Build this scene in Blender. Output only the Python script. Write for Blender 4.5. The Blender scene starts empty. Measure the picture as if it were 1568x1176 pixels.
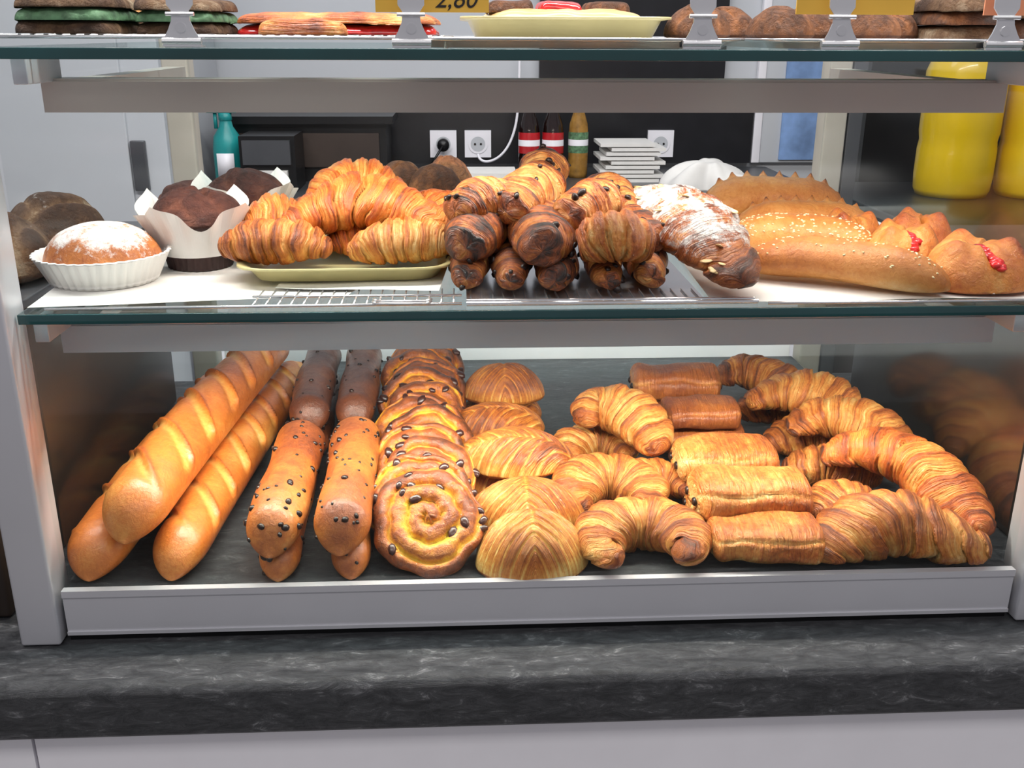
import bpy, math, random
import numpy as np
from mathutils import Matrix, Vector, Euler
pi=math.pi
scn=bpy.context.scene
COL=scn.collection
# ------------------------------------------------------------ camera
cam_d=bpy.data.cameras.new('camera'); cam=bpy.data.objects.new('camera',cam_d); COL.objects.link(cam)
cam_d.lens=34.9; cam_d.sensor_width=36; cam_d.clip_start=.02
cam.matrix_world=Matrix.Translation((0,-0.806,1.45))@Matrix.Rotation(math.radians(-3),4,'Z')@Matrix.Rotation(math.radians(70.5),4,'X')@Matrix.Rotation(math.radians(0.25),4,'Z')
scn.camera=cam
scn.view_settings.view_transform='Standard'
scn.view_settings.look='None'
scn.view_settings.exposure=0.0

def lin(c):
    return tuple(((x/255)/12.92 if x/255<=.04045 else ((x/255+.055)/1.055)**2.4) for x in c)+(1,)

# ------------------------------------------------------------ materials
def newmat(name):
    m=bpy.data.materials.new(name); m.use_nodes=True
    nt=m.node_tree; b=nt.nodes['Principled BSDF']
    return m,nt,b
def plain(name,c,rough=.5,metal=0,coat=0,noise=0,bump=0,nscale=20,emit=0):
    m,nt,b=newmat(name)
    b.inputs['Roughness'].default_value=rough; b.inputs['Metallic'].default_value=metal
    b.inputs['Coat Weight'].default_value=coat
    tc=nt.nodes.new('ShaderNodeTexCoord')
    n=nt.nodes.new('ShaderNodeTexNoise'); n.inputs['Scale'].default_value=nscale; n.inputs['Detail'].default_value=6
    nt.links.new(tc.outputs['Object'],n.inputs['Vector'])
    r=nt.nodes.new('ShaderNodeValToRGB')
    l=lin(c)
    r.color_ramp.elements[0].position=.3; r.color_ramp.elements[1].position=.7
    r.color_ramp.elements[0].color=tuple(x*(1-noise) for x in l[:3])+(1,)
    r.color_ramp.elements[1].color=tuple(min(1,x*(1+noise)) for x in l[:3])+(1,)
    nt.links.new(n.outputs['Fac'],r.inputs['Fac']); nt.links.new(r.outputs['Color'],b.inputs['Base Color'])
    if bump:
        bp=nt.nodes.new('ShaderNodeBump'); bp.inputs['Strength'].default_value=bump; bp.inputs['Distance'].default_value=.002
        nt.links.new(n.outputs['Fac'],bp.inputs['Height']); nt.links.new(bp.outputs['Normal'],b.inputs['Normal'])
    if emit:
        nt.links.new(r.outputs['Color'],b.inputs['Emission Color']); b.inputs['Emission Strength'].default_value=emit
    return m
def pastry(name,stops,rough=.48,coat=.12,namt=.45,nscale=34,bump=.8,bscale=300,stri=0.0,fz=420,fxy=26,speck=.4,bd=.003):
    m,nt,b=newmat(name); N=nt.nodes.new; L=nt.links.new
    def math_(op,a,b_=None,c=None):
        n=N('ShaderNodeMath'); n.operation=op
        for i,v in enumerate((a,b_,c)):
            if v is None: continue
            if isinstance(v,(int,float)): n.inputs[i].default_value=v
            else: L(v,n.inputs[i])
        return n.outputs[0]
    at=N('ShaderNodeAttribute'); at.attribute_name='toast'
    su=N('ShaderNodeAttribute'); su.attribute_name='sugar'
    fl=N('ShaderNodeAttribute'); fl.attribute_name='flow'
    tc=N('ShaderNodeTexCoord')
    def noise(vec,sc,det=5,ro=.6,dist=0):
        n=N('ShaderNodeTexNoise'); n.inputs['Scale'].default_value=sc; n.inputs['Detail'].default_value=det; n.inputs['Roughness'].default_value=ro; n.inputs['Distortion'].default_value=dist
        L(vec,n.inputs['Vector']); return n.outputs['Fac']
    o=tc.outputs['Object']
    n1=noise(o,nscale,6,.65,.6); n2=noise(o,bscale,5,.65); n4=noise(o,110,7,.7,.8)
    mp=N('ShaderNodeMapping'); mp.inputs['Scale'].default_value=(fxy,fxy,fz); L(fl.outputs['Vector'],mp.inputs['Vector'])
    ns=noise(mp.outputs[0],1.0,4,.6,.5)
    def con(x,a): return math_('MULTIPLY_ADD',x,a*2.4,-a*1.2)
    t=math_('ADD',at.outputs['Fac'],con(n1,namt*.55))
    t=math_('ADD',t,con(n2,.12))
    t=math_('ADD',t,con(n4,speck*.6))
    if stri: t=math_('ADD',t,con(ns,stri*.9))
    r=N('ShaderNodeValToRGB'); cr=r.color_ramp
    cr.elements[0].position=stops[0][0]; cr.elements[0].color=lin(stops[0][1])
    cr.elements[1].position=stops[-1][0]; cr.elements[1].color=lin(stops[-1][1])
    for p,c in stops[1:-1]:
        e=cr.elements.new(p); e.color=lin(c)
    L(t,r.inputs['Fac'])
    n3=noise(o,55,9,.8)
    s1=math_('ADD',su.outputs['Fac'],con(n3,1.1))
    mr=N('ShaderNodeMapRange'); mr.inputs['From Min'].default_value=.28; mr.inputs['From Max'].default_value=.62
    L(s1,mr.inputs['Value'])
    mx=N('ShaderNodeMix'); mx.data_type='RGBA'
    L(mr.outputs['Result'],mx.inputs[0]); L(r.outputs['Color'],mx.inputs[6]); mx.inputs[7].default_value=(.80,.78,.75,1)
    L(mx.outputs[2],b.inputs['Base Color'])
    # egg-wash glaze, absent where sugar lies
    cw=math_('MULTIPLY',math_('SUBTRACT',1.0,mr.outputs['Result']),coat); L(cw,b.inputs['Coat Weight'])
    b.inputs['Coat Roughness'].default_value=.2
    rr=math_('MULTIPLY_ADD',n4,.5,rough-.25); L(rr,b.inputs['Roughness'])
    h=math_('ADD',math_('MULTIPLY',n2,.7),math_('ADD',math_('MULTIPLY',n4,1.3),math_('MULTIPLY',ns,3.8 if stri else 0.0)))
    bp=N('ShaderNodeBump'); bp.inputs['Strength'].default_value=bump; bp.inputs['Distance'].default_value=bd
    L(h,bp.inputs['Height']); L(bp.outputs['Normal'],b.inputs['Normal'])
    bp2=N('ShaderNodeBump'); bp2.inputs['Strength'].default_value=bump*.45; bp2.inputs['Distance'].default_value=bd
    L(h,bp2.inputs['Height']); L(bp2.outputs['Normal'],b.inputs['Coat Normal'])
    return m
M={}
M['croissant']=pastry('croissant_crust',[(0,(242,200,132)),(.25,(228,158,76)),(.5,(198,111,42)),(.75,(144,69,24)),(1,(78,36,15))],stri=.40,coat=.4)
M['croissant_lt']=pastry('croissant_crust_bright',[(0,(246,206,130)),(.3,(238,154,64)),(.6,(212,104,34)),(.85,(150,66,20)),(1,(92,42,15))],coat=.5,stri=.36)
M['baguette']=pastry('baguette_crust',[(0,(246,212,150)),(.3,(230,160,80)),(.55,(206,115,43)),(.8,(164,80,27)),(1,(106,48,17))],namt=.35,nscale=18,bump=.35,coat=.55,rough=.42,speck=.2)
M['stick']=pastry('brioche_stick_crust',[(0,(220,156,84)),(.35,(192,110,46)),(.6,(156,80,33)),(.85,(110,50,23)),(1,(66,32,16))],namt=.6,nscale=26,bump=.45,coat=.5,rough=.42,speck=.4)
M['stickd']=pastry('dark_stick_crust',[(0,(150,88,50)),(.4,(110,58,32)),(.7,(82,42,26)),(1,(46,24,16))],namt=.5,nscale=26,bump=.45,coat=.45,rough=.42,speck=.35)
M['raisin']=pastry('raisin_roll_crust',[(0,(250,208,58)),(.20,(238,176,40)),(.42,(212,124,32)),(.64,(156,76,24)),(1,(74,34,14))],namt=.7,nscale=46,coat=.65,rough=.36,speck=.5)
M['chausson']=pastry('turnover_crust',[(0,(252,212,126)),(.22,(238,168,76)),(.46,(210,121,40)),(.74,(154,75,24)),(1,(86,40,15))],namt=.5,nscale=24,bump=.7,coat=.6,stri=.28,fz=300,fxy=40)
M['pac']=pastry('chocolate_pastry_crust',[(0,(244,204,132)),(.25,(230,152,70)),(.5,(204,108,38)),(.75,(148,70,24)),(1,(78,36,14))],namt=.6,nscale=30,bump=.9,coat=.5,stri=.30,fz=300,fxy=40,speck=.5)
M['pacd']=pastry('dark_chocolate_pastry_crust',[(0,(222,156,86)),(.3,(176,98,42)),(.6,(136,66,28)),(.85,(102,46,20)),(1,(66,28,12))],namt=.4,nscale=26,bump=.6,coat=.5,stri=.14)
M['twist']=pastry('twist_crust',[(0,(242,184,108)),(.28,(224,140,60)),(.5,(184,94,36)),(.72,(112,53,23)),(.95,(38,20,13))],namt=.8,nscale=36,bump=.95,coat=.6,rough=.42,stri=.40,fz=420,fxy=30,speck=.55)
M['roll']=pastry('milk_roll_crust',[(0,(242,206,144)),(.35,(226,162,88)),(.65,(200,124,56)),(.9,(156,84,35)),(1,(114,62,28))],namt=.45,nscale=20,bump=.5,coat=.25,speck=.3)
M['pouch']=pastry('fruit_brioche_crust',[(0,(246,200,120)),(.35,(232,146,60)),(.65,(202,100,36)),(.9,(136,60,21)),(1,(84,38,14))],namt=.5,nscale=24,coat=.55,rough=.4)
M['rustic']=pastry('rustic_loaf_crust',[(0,(176,156,128)),(.3,(124,92,62)),(.6,(82,54,34)),(1,(44,28,20))],namt=.9,nscale=26,coat=0,rough=.75,bump=1,bd=.005)
M['muffin']=pastry('chocolate_muffin_crumb',[(0,(124,72,52)),(.5,(86,44,34)),(1,(40,22,18))],namt=.7,nscale=60,coat=.05,rough=.65,bump=1,bscale=160,speck=.7,bd=.006)
M['choux']=pastry('dark_choux_crust',[(0,(176,110,58)),(.5,(108,64,34)),(1,(48,30,20))],namt=.8,nscale=40,coat=.05,rough=.6,bump=1,bscale=180,speck=.7,bd=.006)
M['choc']=plain('chocolate',(36,20,16),.35,noise=.3)
M['raisinf']=plain('raisin_skin',(58,28,24),.32,noise=.4,coat=.3)
M['sesame']=plain('sesame_seed',(246,226,178),.5,noise=.1)
M['almond']=plain('almond_flake',(222,188,136),.5,noise=.15)
M['jam']=plain('red_jam',(200,40,40),.2,noise=.4,coat=.5,nscale=80)
M['alu']=plain('brushed_aluminium',(204,204,210),.36,.3,noise=.04,nscale=5)
M['alub']=plain('warm_aluminium',(194,180,172),.34,.35,noise=.04,nscale=5)
M['alud']=plain('dark_aluminium',(96,98,102),.35,.6,noise=.05)
M['chrome']=plain('chrome',(225,225,228),.2,.75,noise=.05)
M['beigepost']=plain('champagne_aluminium',(190,184,172),.4,.3,noise=.06)
M['white']=plain('white_laminate',(248,246,252),.35,noise=.02,coat=.2)
M['wallg']=plain('grey_white_wall_paint',(196,199,204),.7,noise=.04,nscale=2)
M['wallblk']=plain('black_splashback',(26,26,30),.3,noise=.2)
M['ceil']=plain('ceiling_paint',(225,225,225),.8,noise=.02)
M['floor']=plain('floor_tile',(120,118,116),.5,noise=.1,nscale=6)
M['paper']=plain('parchment_paper',(226,224,220),.65,noise=.04,nscale=30,bump=.5)
M['teal']=plain('glass_edge_teal',(16,66,68),.12,noise=.3,coat=.6,nscale=6)
M['cream']=plain('cream_melamine',(206,196,142),.35,noise=.05,coat=.2)
M['browncup']=plain('brown_paper_cup',(62,42,40),.6,noise=.25)
M['black']=plain('black_plastic',(20,20,22),.35,noise=.2)
M['darkpanel']=plain('dark_side_panel',(54,44,39),.45,noise=.4,nscale=5)
M['yellow']=plain('yellow_plastic',(240,200,10),.3,noise=.1,coat=.3,nscale=6)
M['tag']=plain('yellow_price_card',(238,186,72),.55,noise=.04)
M['tagp']=plain('orange_price_card',(232,150,110),.55,noise=.05)
M['ink']=plain('ink',(30,26,30),.6)
M['red']=plain('red_label',(176,26,34),.35,noise=.15,coat=.3)
M['cola']=plain('cola',(28,12,10),.12,noise=.2,coat=.6)
M['tealp']=plain('teal_plastic',(30,140,140),.35,noise=.15)
M['juice']=plain('juice',(150,110,50),.25,noise=.4,nscale=40)
M['greenp']=plain('green_pastry',(84,120,86),.6,noise=.5,nscale=120,bump=1)
M['blue']=plain('blue_poster',(120,150,196),.5,noise=.5,nscale=9)
M['custard']=plain('custard',(214,176,116),.35,noise=.2,nscale=50,coat=.3)
M['led']=plain('led_diffuser',(255,250,240),.5,emit=6)

def slate(name,a,b_,rough=.32,lo=.42,hi=.66):
    m,nt,b=newmat(name); N=nt.nodes.new; L=nt.links.new
    tc=N('ShaderNodeTexCoord'); mp=N('ShaderNodeMapping'); mp.inputs['Scale'].default_value=(1,2.6,2.6); mp.inputs['Rotation'].default_value=(0,0,.25)
    L(tc.outputs['Object'],mp.inputs['Vector'])
    n=N('ShaderNodeTexNoise'); n.inputs['Scale'].default_value=34; n.inputs['Detail'].default_value=14; n.inputs['Roughness'].default_value=.82; n.inputs['Distortion'].default_value=.6
    L(mp.outputs[0],n.inputs['Vector'])
    r=N('ShaderNodeValToRGB'); r.color_ramp.elements[0].position=lo; r.color_ramp.elements[0].color=lin(a)
    r.color_ramp.elements[1].position=hi; r.color_ramp.elements[1].color=lin(b_)
    e=r.color_ramp.elements.new(lo+(hi-lo)*.6); e.color=lin(tuple(.7*x+.3*y for x,y in zip(a,b_)))
    L(n.outputs['Fac'],r.inputs['Fac']); L(r.outputs[0],b.inputs['Base Color'])
    b.inputs['Roughness'].default_value=rough
    bp=N('ShaderNodeBump'); bp.inputs['Strength'].default_value=1; bp.inputs['Distance'].default_value=.003
    L(n.outputs['Fac'],bp.inputs['Height']); L(bp.outputs[0],b.inputs['Normal'])
    return m
M['slate']=slate('slate_laminate',(46,47,51),(146,147,150),.40)
M['deck']=slate('slate_deck',(52,54,58),(128,130,132),.42)
def glass(name,tint=(.93,.98,.97),base=.06,edge=.5,rough=.01):
    m=bpy.data.materials.new(name); m.use_nodes=True; nt=m.node_tree; nt.nodes.clear(); N=nt.nodes.new; L=nt.links.new
    o=N('ShaderNodeOutputMaterial'); mx=N('ShaderNodeMixShader'); t=N('ShaderNodeBsdfTransparent'); g=N('ShaderNodeBsdfGlossy')
    t.inputs[0].default_value=tint+(1,); g.inputs['Roughness'].default_value=rough
    lw=N('ShaderNodeLayerWeight'); lw.inputs['Blend'].default_value=.25
    mr=N('ShaderNodeMapRange'); mr.inputs['To Min'].default_value=base; mr.inputs['To Max'].default_value=edge
    L(lw.outputs['Fresnel'],mr.inputs['Value']); L(mr.outputs[0],mx.inputs[0]); L(t.outputs[0],mx.inputs[1]); L(g.outputs[0],mx.inputs[2]); L(mx.outputs[0],o.inputs[0])
    return m
M['glass']=glass('clear_glass',base=.03,edge=.3)
M['sideglass']=glass('side_glass',(.9,.92,.92),base=.03,edge=.18,rough=.12)
M['shelfglass']=glass('shelf_glass',(.85,.95,.94),base=.05,edge=.5)

# ------------------------------------------------------------ mesh helpers
class MB:
    def __init__(s): s.V=[];s.F=[];s.MI=[];s.T=[];s.S=[];s.W=[];s.n=0
    def add(s,V,F,mi=0,T=None,S=None,W=None):
        V=np.asarray(V,float); k=len(V)
        s.V.append(V); s.F+= [tuple(int(i)+s.n for i in f) for f in F]; s.MI+=[mi]*len(F)
        s.T.append(np.full(k,.5) if T is None else np.asarray(T,float).ravel())
        s.S.append(np.full(k,-2.) if S is None else np.asarray(S,float).ravel())
        s.W.append(V if W is None else np.asarray(W,float).reshape(-1,3)); s.n+=k
    def obj(s,name,mats,parent=None,smooth=True,center=True,M4=None):
        V=np.concatenate(s.V)
        if M4 is not None:
            A=np.array(M4); V=V@A[:3,:3].T+A[:3,3]
        c=(V.min(0)+V.max(0))/2 if center else np.zeros(3)
        me=bpy.data.meshes.new(name); me.from_pydata((V-c).tolist(),[],s.F)
        for m in mats: me.materials.append(M[m])
        me.polygons.foreach_set('material_index',s.MI)
        me.polygons.foreach_set('use_smooth',[smooth]*len(s.F))
        a=me.attributes.new('toast','FLOAT','POINT'); a.data.foreach_set('value',np.concatenate(s.T).astype(np.float32))
        a=me.attributes.new('sugar','FLOAT','POINT'); a.data.foreach_set('value',np.concatenate(s.S).astype(np.float32))
        a=me.attributes.new('flow','FLOAT_VECTOR','POINT'); a.data.foreach_set('vector',np.concatenate(s.W).astype(np.float32).ravel())
        me.update()
        o=bpy.data.objects.new(name,me); COL.objects.link(o); o.location=c
        if parent: o.parent=parent
        return o
def nz(P,seed,f,k=6):
    r=np.random.RandomState(seed); out=0
    for i in range(k):
        d=r.normal(size=3); d/=np.linalg.norm(d); ff=f*(.6+.9*r.rand())
        out=out+np.sin((P@d)*ff+r.rand()*6.28)
    return out/k*1.6
def fb(P,seed,f): return nz(P,seed,f)+.5*nz(P,seed+1,f*2.1)+.28*nz(P,seed+2,f*4.3)
def catmull(pts,n):
    P=np.array(pts,float)
    if len(P)==2: P=np.array([P[0],(P[0]+P[1])/2,P[1]])
    P=np.vstack([2*P[0]-P[1],P,2*P[-1]-P[-2]])
    out=[]
    for i in range(1,len(P)-2):
        for t in np.linspace(0,1,24,endpoint=False):
            p0,p1,p2,p3=P[i-1:i+3]
            out.append(.5*((2*p1)+(-p0+p2)*t+(2*p0-5*p1+4*p2-p3)*t*t+(-p0+3*p1-3*p2+p3)*t**3))
    out.append(P[-2]); out=np.array(out)
    d=np.r_[0,np.cumsum(np.linalg.norm(np.diff(out,axis=0),axis=1))]; L=d[-1]; d/=L
    return out,d,L
def cap(u,e):
    d=np.minimum(u,1-u); x=np.clip(d/e,0,1)
    return np.sqrt(np.clip(1-(1-x)**2,0,1))
def tube_grid(mb,pts,rx,rz,D=None,T=None,S=None,nu=130,na=52,fb=.8,mi=0,post=None,flow=None,sink=0):
    li=np.linspace(0,1,nu); u=.55*li+.45*(1-np.cos(pi*li))/2
    out,d,L=catmull(pts,nu)
    P=np.stack([np.interp(u,d,out[:,k]) for k in range(3)],1)
    Tn=np.gradient(P,axis=0); Tn/=np.linalg.norm(Tn,axis=1)[:,None]+1e-9
    Z=np.array([0,0,1.]); Sd=np.cross(Tn,Z); Sd/=np.linalg.norm(Sd,axis=1)[:,None]+1e-9; Nn=np.cross(Sd,Tn)
    a=np.linspace(0,2*pi,na,endpoint=False)
    U,A=np.meshgrid(u,a,indexing='ij')
    RX=rx(U); RZ=rz(U)
    co=np.cos(A); si=np.sin(A); si2=np.where(si<0,si*fb,si)
    Dm=D(U,A) if D else 1.0
    X=co*RX*Dm; Y=si2*RZ*Dm
    V=P[:,None,:]+Sd[:,None,:]*X[...,None]+Nn[:,None,:]*Y[...,None]
    if sink: V[...,2]-=sink*(RZ.max()-RZ)*fb
    if post is not None: V=post(V,U,A)
    W=np.stack([X,Y,(flow(U,A) if flow else U)*L],-1)
    F=[]
    for i in range(nu-1):
        b=i*na
        for j in range(na):
            j2=(j+1)%na
            F.append((b+j,b+na+j,b+na+j2,b+j2))
    F.append(tuple(range(na))); F.append(tuple(range((nu-1)*na,nu*na))[::-1])
    Tt=T(U,A,V) if T else np.full(U.shape,.5)
    St=S(U,A,V) if S else np.full(U.shape,-2.)
    mb.add(V.reshape(-1,3),F,mi,Tt,St,W)
    return V,U,A
def ell(mb,c,r,mi=1,rot=None,seed=0,n=8,m=6,T=.5):
    V=[];F=[]
    rs=np.random.RandomState(seed)
    for i in range(1,m):
        ph=pi*i/m
        for j in range(n):
            th=2*pi*j/n; k=1+.22*(rs.rand()-.5)
            V.append((math.sin(ph)*math.cos(th)*k,math.sin(ph)*math.sin(th)*k,math.cos(ph)))
    V+=[(0,0,1),(0,0,-1)]
    for i in range(m-2):
        for j in range(n): F.append((i*n+j,(i+1)*n+j,(i+1)*n+(j+1)%n,i*n+(j+1)%n))
    t=len(V)-2
    for j in range(n): F.append((t,j,(j+1)%n)); F.append((t+1,(m-2)*n+(j+1)%n,(m-2)*n+j))
    V=np.array(V)*np.array(r)
    if rot is not None: V=V@np.array(rot.to_matrix()).T
    mb.add(V+np.array(c),F,mi,np.full(len(V),T))
def dome_grid(mb,R,top,bot,T,S=None,nr=46,nt=96,mi=0,flow=None):
    th=np.linspace(0,2*pi,nt,endpoint=False)
    r1=np.sin(np.linspace(0.02,1,nr)*pi/2); 
    rr=np.r_[r1,r1[::-1][1:]]; sg=np.r_[np.ones(nr),-np.ones(nr-1)]
    Rr,TH=np.meshgrid(rr,th,indexing='ij'); SG=np.repeat(sg[:,None],nt,1)
    RO=R(TH); X=Rr*RO*np.cos(TH); Y=Rr*RO*np.sin(TH)
    Zt=top(X,Y,Rr,TH); Zb=bot(X,Y,Rr,TH); Z=np.where(SG>0,Zt,Zb)
    V=np.stack([X,Y,Z],-1); n=len(rr); F=[]
    for i in range(n-1):
        for j in range(nt):
            j2=(j+1)%nt; F.append((i*nt+j,(i+1)*nt+j,(i+1)*nt+j2,i*nt+j2))
    F.append(tuple(range(nt))); F.append(tuple(range((n-1)*nt,n*nt))[::-1])
    Tt=T(X,Y,Rr,TH); Tt=np.where(SG>0,Tt,.55)
    St=np.where(SG>0,S(X,Y,Rr,TH),-2) if S else np.full(X.shape,-2.)
    W=np.stack([X,Y,flow(X,Y,Rr,TH)],-1) if flow else V
    mb.add(V.reshape(-1,3),F,mi,Tt,St,W)
    return V
def box(name,x0,x1,y0,y1,z0,z1,mat,bev=0,parent=None):
    c=((x0+x1)/2,(y0+y1)/2,(z0+z1)/2); h=((x1-x0)/2,(y1-y0)/2,(z1-z0)/2)
    me=bpy.data.meshes.new(name)
    V=[(sx*h[0],sy*h[1],sz*h[2]) for sx in(-1,1) for sy in(-1,1) for sz in(-1,1)]
    F=[(0,1,3,2),(4,6,7,5),(0,4,5,1),(2,3,7,6),(0,2,6,4),(1,5,7,3)]
    me.from_pydata(V,[],F); me.materials.append(M[mat])
    o=bpy.data.objects.new(name,me); COL.objects.link(o); o.location=c
    if bev:
        b=o.modifiers.new('bevel','BEVEL'); b.width=bev; b.segments=4
        me.polygons.foreach_set('use_smooth',[True]*6)
    if parent: o.parent=parent
    return o
def empty(name,loc=(0,0,0)):
    e=bpy.data.objects.new(name,None); COL.objects.link(e); e.empty_display_size=.05; e.location=(0,0,0); return e
def rod(mb,p,q,r,n=8,mi=0):
    p=np.array(p,float);q=np.array(q,float); d=q-p; d/=np.linalg.norm(d)
    a=np.array([0,0,1.]) if abs(d[2])<.9 else np.array([1.,0,0]); s=np.cross(d,a); s/=np.linalg.norm(s); t=np.cross(d,s)
    V=[];F=[]
    for c in (p,q):
        for j in range(n):
            th=2*pi*j/n; V.append(c+r*(math.cos(th)*s+math.sin(th)*t))
    for j in range(n): F.append((j,(j+1)%n,n+(j+1)%n,n+j))
    F.append(tuple(range(n))[::-1]); F.append(tuple(range(n,2*n)))
    mb.add(V,F,mi)
def bx(mb,x0,x1,y0,y1,z0,z1,mi=0):
    V=[(x,y,z) for x in(x0,x1) for y in(y0,y1) for z in(z0,z1)]
    mb.add(V,[(0,1,3,2),(4,6,7,5),(0,4,5,1),(2,3,7,6),(0,2,6,4),(1,5,7,3)],mi)
def lathe(mb,prof,n=32,mi=0,c=(0,0,0),flute=0,nf=0,T=None):
    th=np.linspace(0,2*pi,n,endpoint=False); V=[];F=[]
    for (r,z) in prof:
        k=1+(flute*np.cos(nf*th) if flute else 0)
        V+= list(np.stack([r*k*np.cos(th)+c[0],r*k*np.sin(th)+c[1],np.full(n,z+c[2])],1))
    for i in range(len(prof)-1):
        for j in range(n): F.append((i*n+j,i*n+(j+1)%n,(i+1)*n+(j+1)%n,(i+1)*n+j))
    mb.add(V,F,mi)

ZD=.971; ZM=1.232; ZU=1.438
# ------------------------------------------------------------ pastry builders
def croissant(pts,w,seed,z0=ZD,mat='croissant',name='croissant',flat=.82,seg=8,sugar=False,t0=0.0,taper=.30,chips=0,dn=.12,endd=.2):
    rs=np.random.RandomState(seed); ph=rs.rand()*6; tw=.05+.07*rs.rand(); ph2=rs.rand()*6
    pts=[(p[0],p[1],p[2]+z0) for p in pts]
    def Q(U,A):
        v=2*U-1
        vv=v+tw*np.sin(A+ph)+.04*np.sin(7*v+ph)+.018*np.sin(3*A+5*v+ph2)+.008*np.sin(7*A+ph)
        return v,np.abs(vv)*seg/2
    def D(U,A):
        v,q=Q(U,A); s=(q+.5)%1
        bul=np.sin(pi*np.clip(s,0,1))**.4
        step=(1-s)
        return .76+.18*bul+step*.20+.016*np.sin(2*pi*q*4+2*np.sin(A*2+ph))+.04*np.sin(2*A+4*v+ph)+.03*np.sin(3*A-6*v+ph2)
    def T(U,A,V):
        v,q=Q(U,A); s=(q+.5)%1
        bul=np.sin(pi*s)**.5
        dark=np.exp(-((s-.16)/.13)**2)
        return .25+.22*bul+.26*dark-.18*np.exp(-((s-.75)/.2)**2)+.06*np.sin(A)+endd*np.abs(v)**5+dn*fb(V,seed,55)+t0
    def rx(U):
        v=2*U-1; return w*(taper+(1-taper)*np.cos(v*pi/2)**.85)*cap(U,.04)
    S=None
    if sugar:
        S=lambda U,A,V: .46*np.clip(np.sin(A)*2+.8,-1,1)+.16*fb(V,seed+9,50)-.9*np.clip((U-.78)*5,0,1)
    mb=MB()
    def post(V,U,A):
        n=fb(V,seed+5,110)*.0012
        V[...,2]+=n; V[...,0]+=fb(V,seed+6,110)*.0010; V[...,1]+=fb(V,seed+8,110)*.0008
        return V
    V,U,A=tube_grid(mb,pts,rx,lambda U:rx(U)*flat,D,T,S,nu=210,na=68,post=post,flow=lambda U,A:Q(U,A)[1]/seg)
    mats=[mat]
    if sugar:
        mats.append('almond')
        for i in range(14):
            a=rs.randint(40,190); b=rs.randint(4,30); p=V[a,b]
            ell(mb,p+np.array([0,0,.0006]),(.006,.0038,.0008),1,Euler((rs.rand()-.5,rs.rand()-.5,rs.rand()*6)),i,8,4)
    elif chips:
        mats.append('choc')
        for i in range(chips):
            a=rs.randint(6,200); b=rs.randint(0,68); p=V[a,b]; s=.0025+.002*rs.rand()
            ell(mb,p,(s*1.4,s,s*.8),1,Euler((rs.rand(),rs.rand(),rs.rand()*6)),i,8,5)
    return mb.obj(name,mats)
def dk(z): return z-(.006+.013*min(1,max(0,(z-.03)/.03)))
def dcro(pts,w,seed,**k):   # croissant lying on the deck pile
    return croissant([(p[0],max(p[1]-.026,.006),max(dk(p[2])-.001,w*.28)) for p in pts],w,seed,**k)
def arc(cx,cy,z,R,a0,a1,n=7,tilt=(0,0)):
    o=[]
    for i in range(n):
        a=math.radians(a0+(a1-a0)*i/(n-1)); dx=R*math.cos(a); dy=R*math.sin(a)
        o.append((cx+dx,cy+dy,z+dx*tilt[0]+dy*tilt[1]))
    return o
def baguette(pts,r,seed,z0=ZD,nsc=7):
    pts=[(p[0],p[1],p[2]+z0) for p in pts]; rs=np.random.RandomState(seed); ph=rs.rand()
    def q(U,A): return (U*nsc+.62*np.cos(A)+ph+.05*np.sin(U*23))
    def cut(U,A):
        s=q(U,A)%1; topm=np.clip((np.sin(A)-.15)*4,0,1)*np.clip((.97-U)*20,0,1)*np.clip((U-.06)*20,0,1)
        return topm,s
    def D(U,A):
        tm,s=cut(U,A)
        return 1+tm*(.12*np.exp(-((s-.40)/.04)**2)-.08*np.exp(-((s-.22)/.12)**2))+.02*np.sin(A*2+U*9)
    def T(U,A,V):
        tm,s=cut(U,A); c=tm*np.clip(1-np.abs(s-.25)/.13,0,1)**.7
        return .56-.26*c+.26*tm*np.exp(-((s-.43)/.05)**2)+.11*fb(V,seed,45)-.14*np.clip(-np.sin(A)-.3,0,1)
    R=lambda U:r*cap(U,.08)*(1-.05*np.cos(2*pi*U))
    mb=MB(); tube_grid(mb,pts,R,lambda U:R(U)*.92,D,T,nu=300,na=60,fb=.85,sink=.8)
    return mb.obj('baguette',['baguette'])
def stick(pts,r,seed,z0=ZD,mat='stick',chips=90):
    pts=[(p[0],p[1],p[2]+z0) for p in pts]; rs=np.random.RandomState(seed)
    def post(V,U,A):
        V=V+ (nz(V,seed,45)*.0016+nz(V,seed+3,120)*.0007)[...,None]*np.array([1,0,1.]); return V
    R=lambda U:r*cap(U,.11)*(1+.04*np.sin(U*11+seed))
    mb=MB(); V,U,A=tube_grid(mb,pts,R,lambda U:R(U)*.95,None,lambda U,A,V:.46+.08*np.sin(A)+.16*fb(V,seed+1,50),nu=110,na=44,fb=.9,post=post,sink=.8)
    for i in range(chips):
        a=rs.randint(2,108); b=rs.randint(0,44); p=V[a,b]; c=V[a].mean(0); p=c+(p-c)*.985
        s=.0015+.0021*rs.rand()**1.7; ell(mb,p,(s,s*1.3,s*.9),1,Euler((rs.rand(),rs.rand(),rs.rand()*3)),i,7,5)
    return mb.obj('chocolate_chip_stick',[mat,'choc'])
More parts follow.
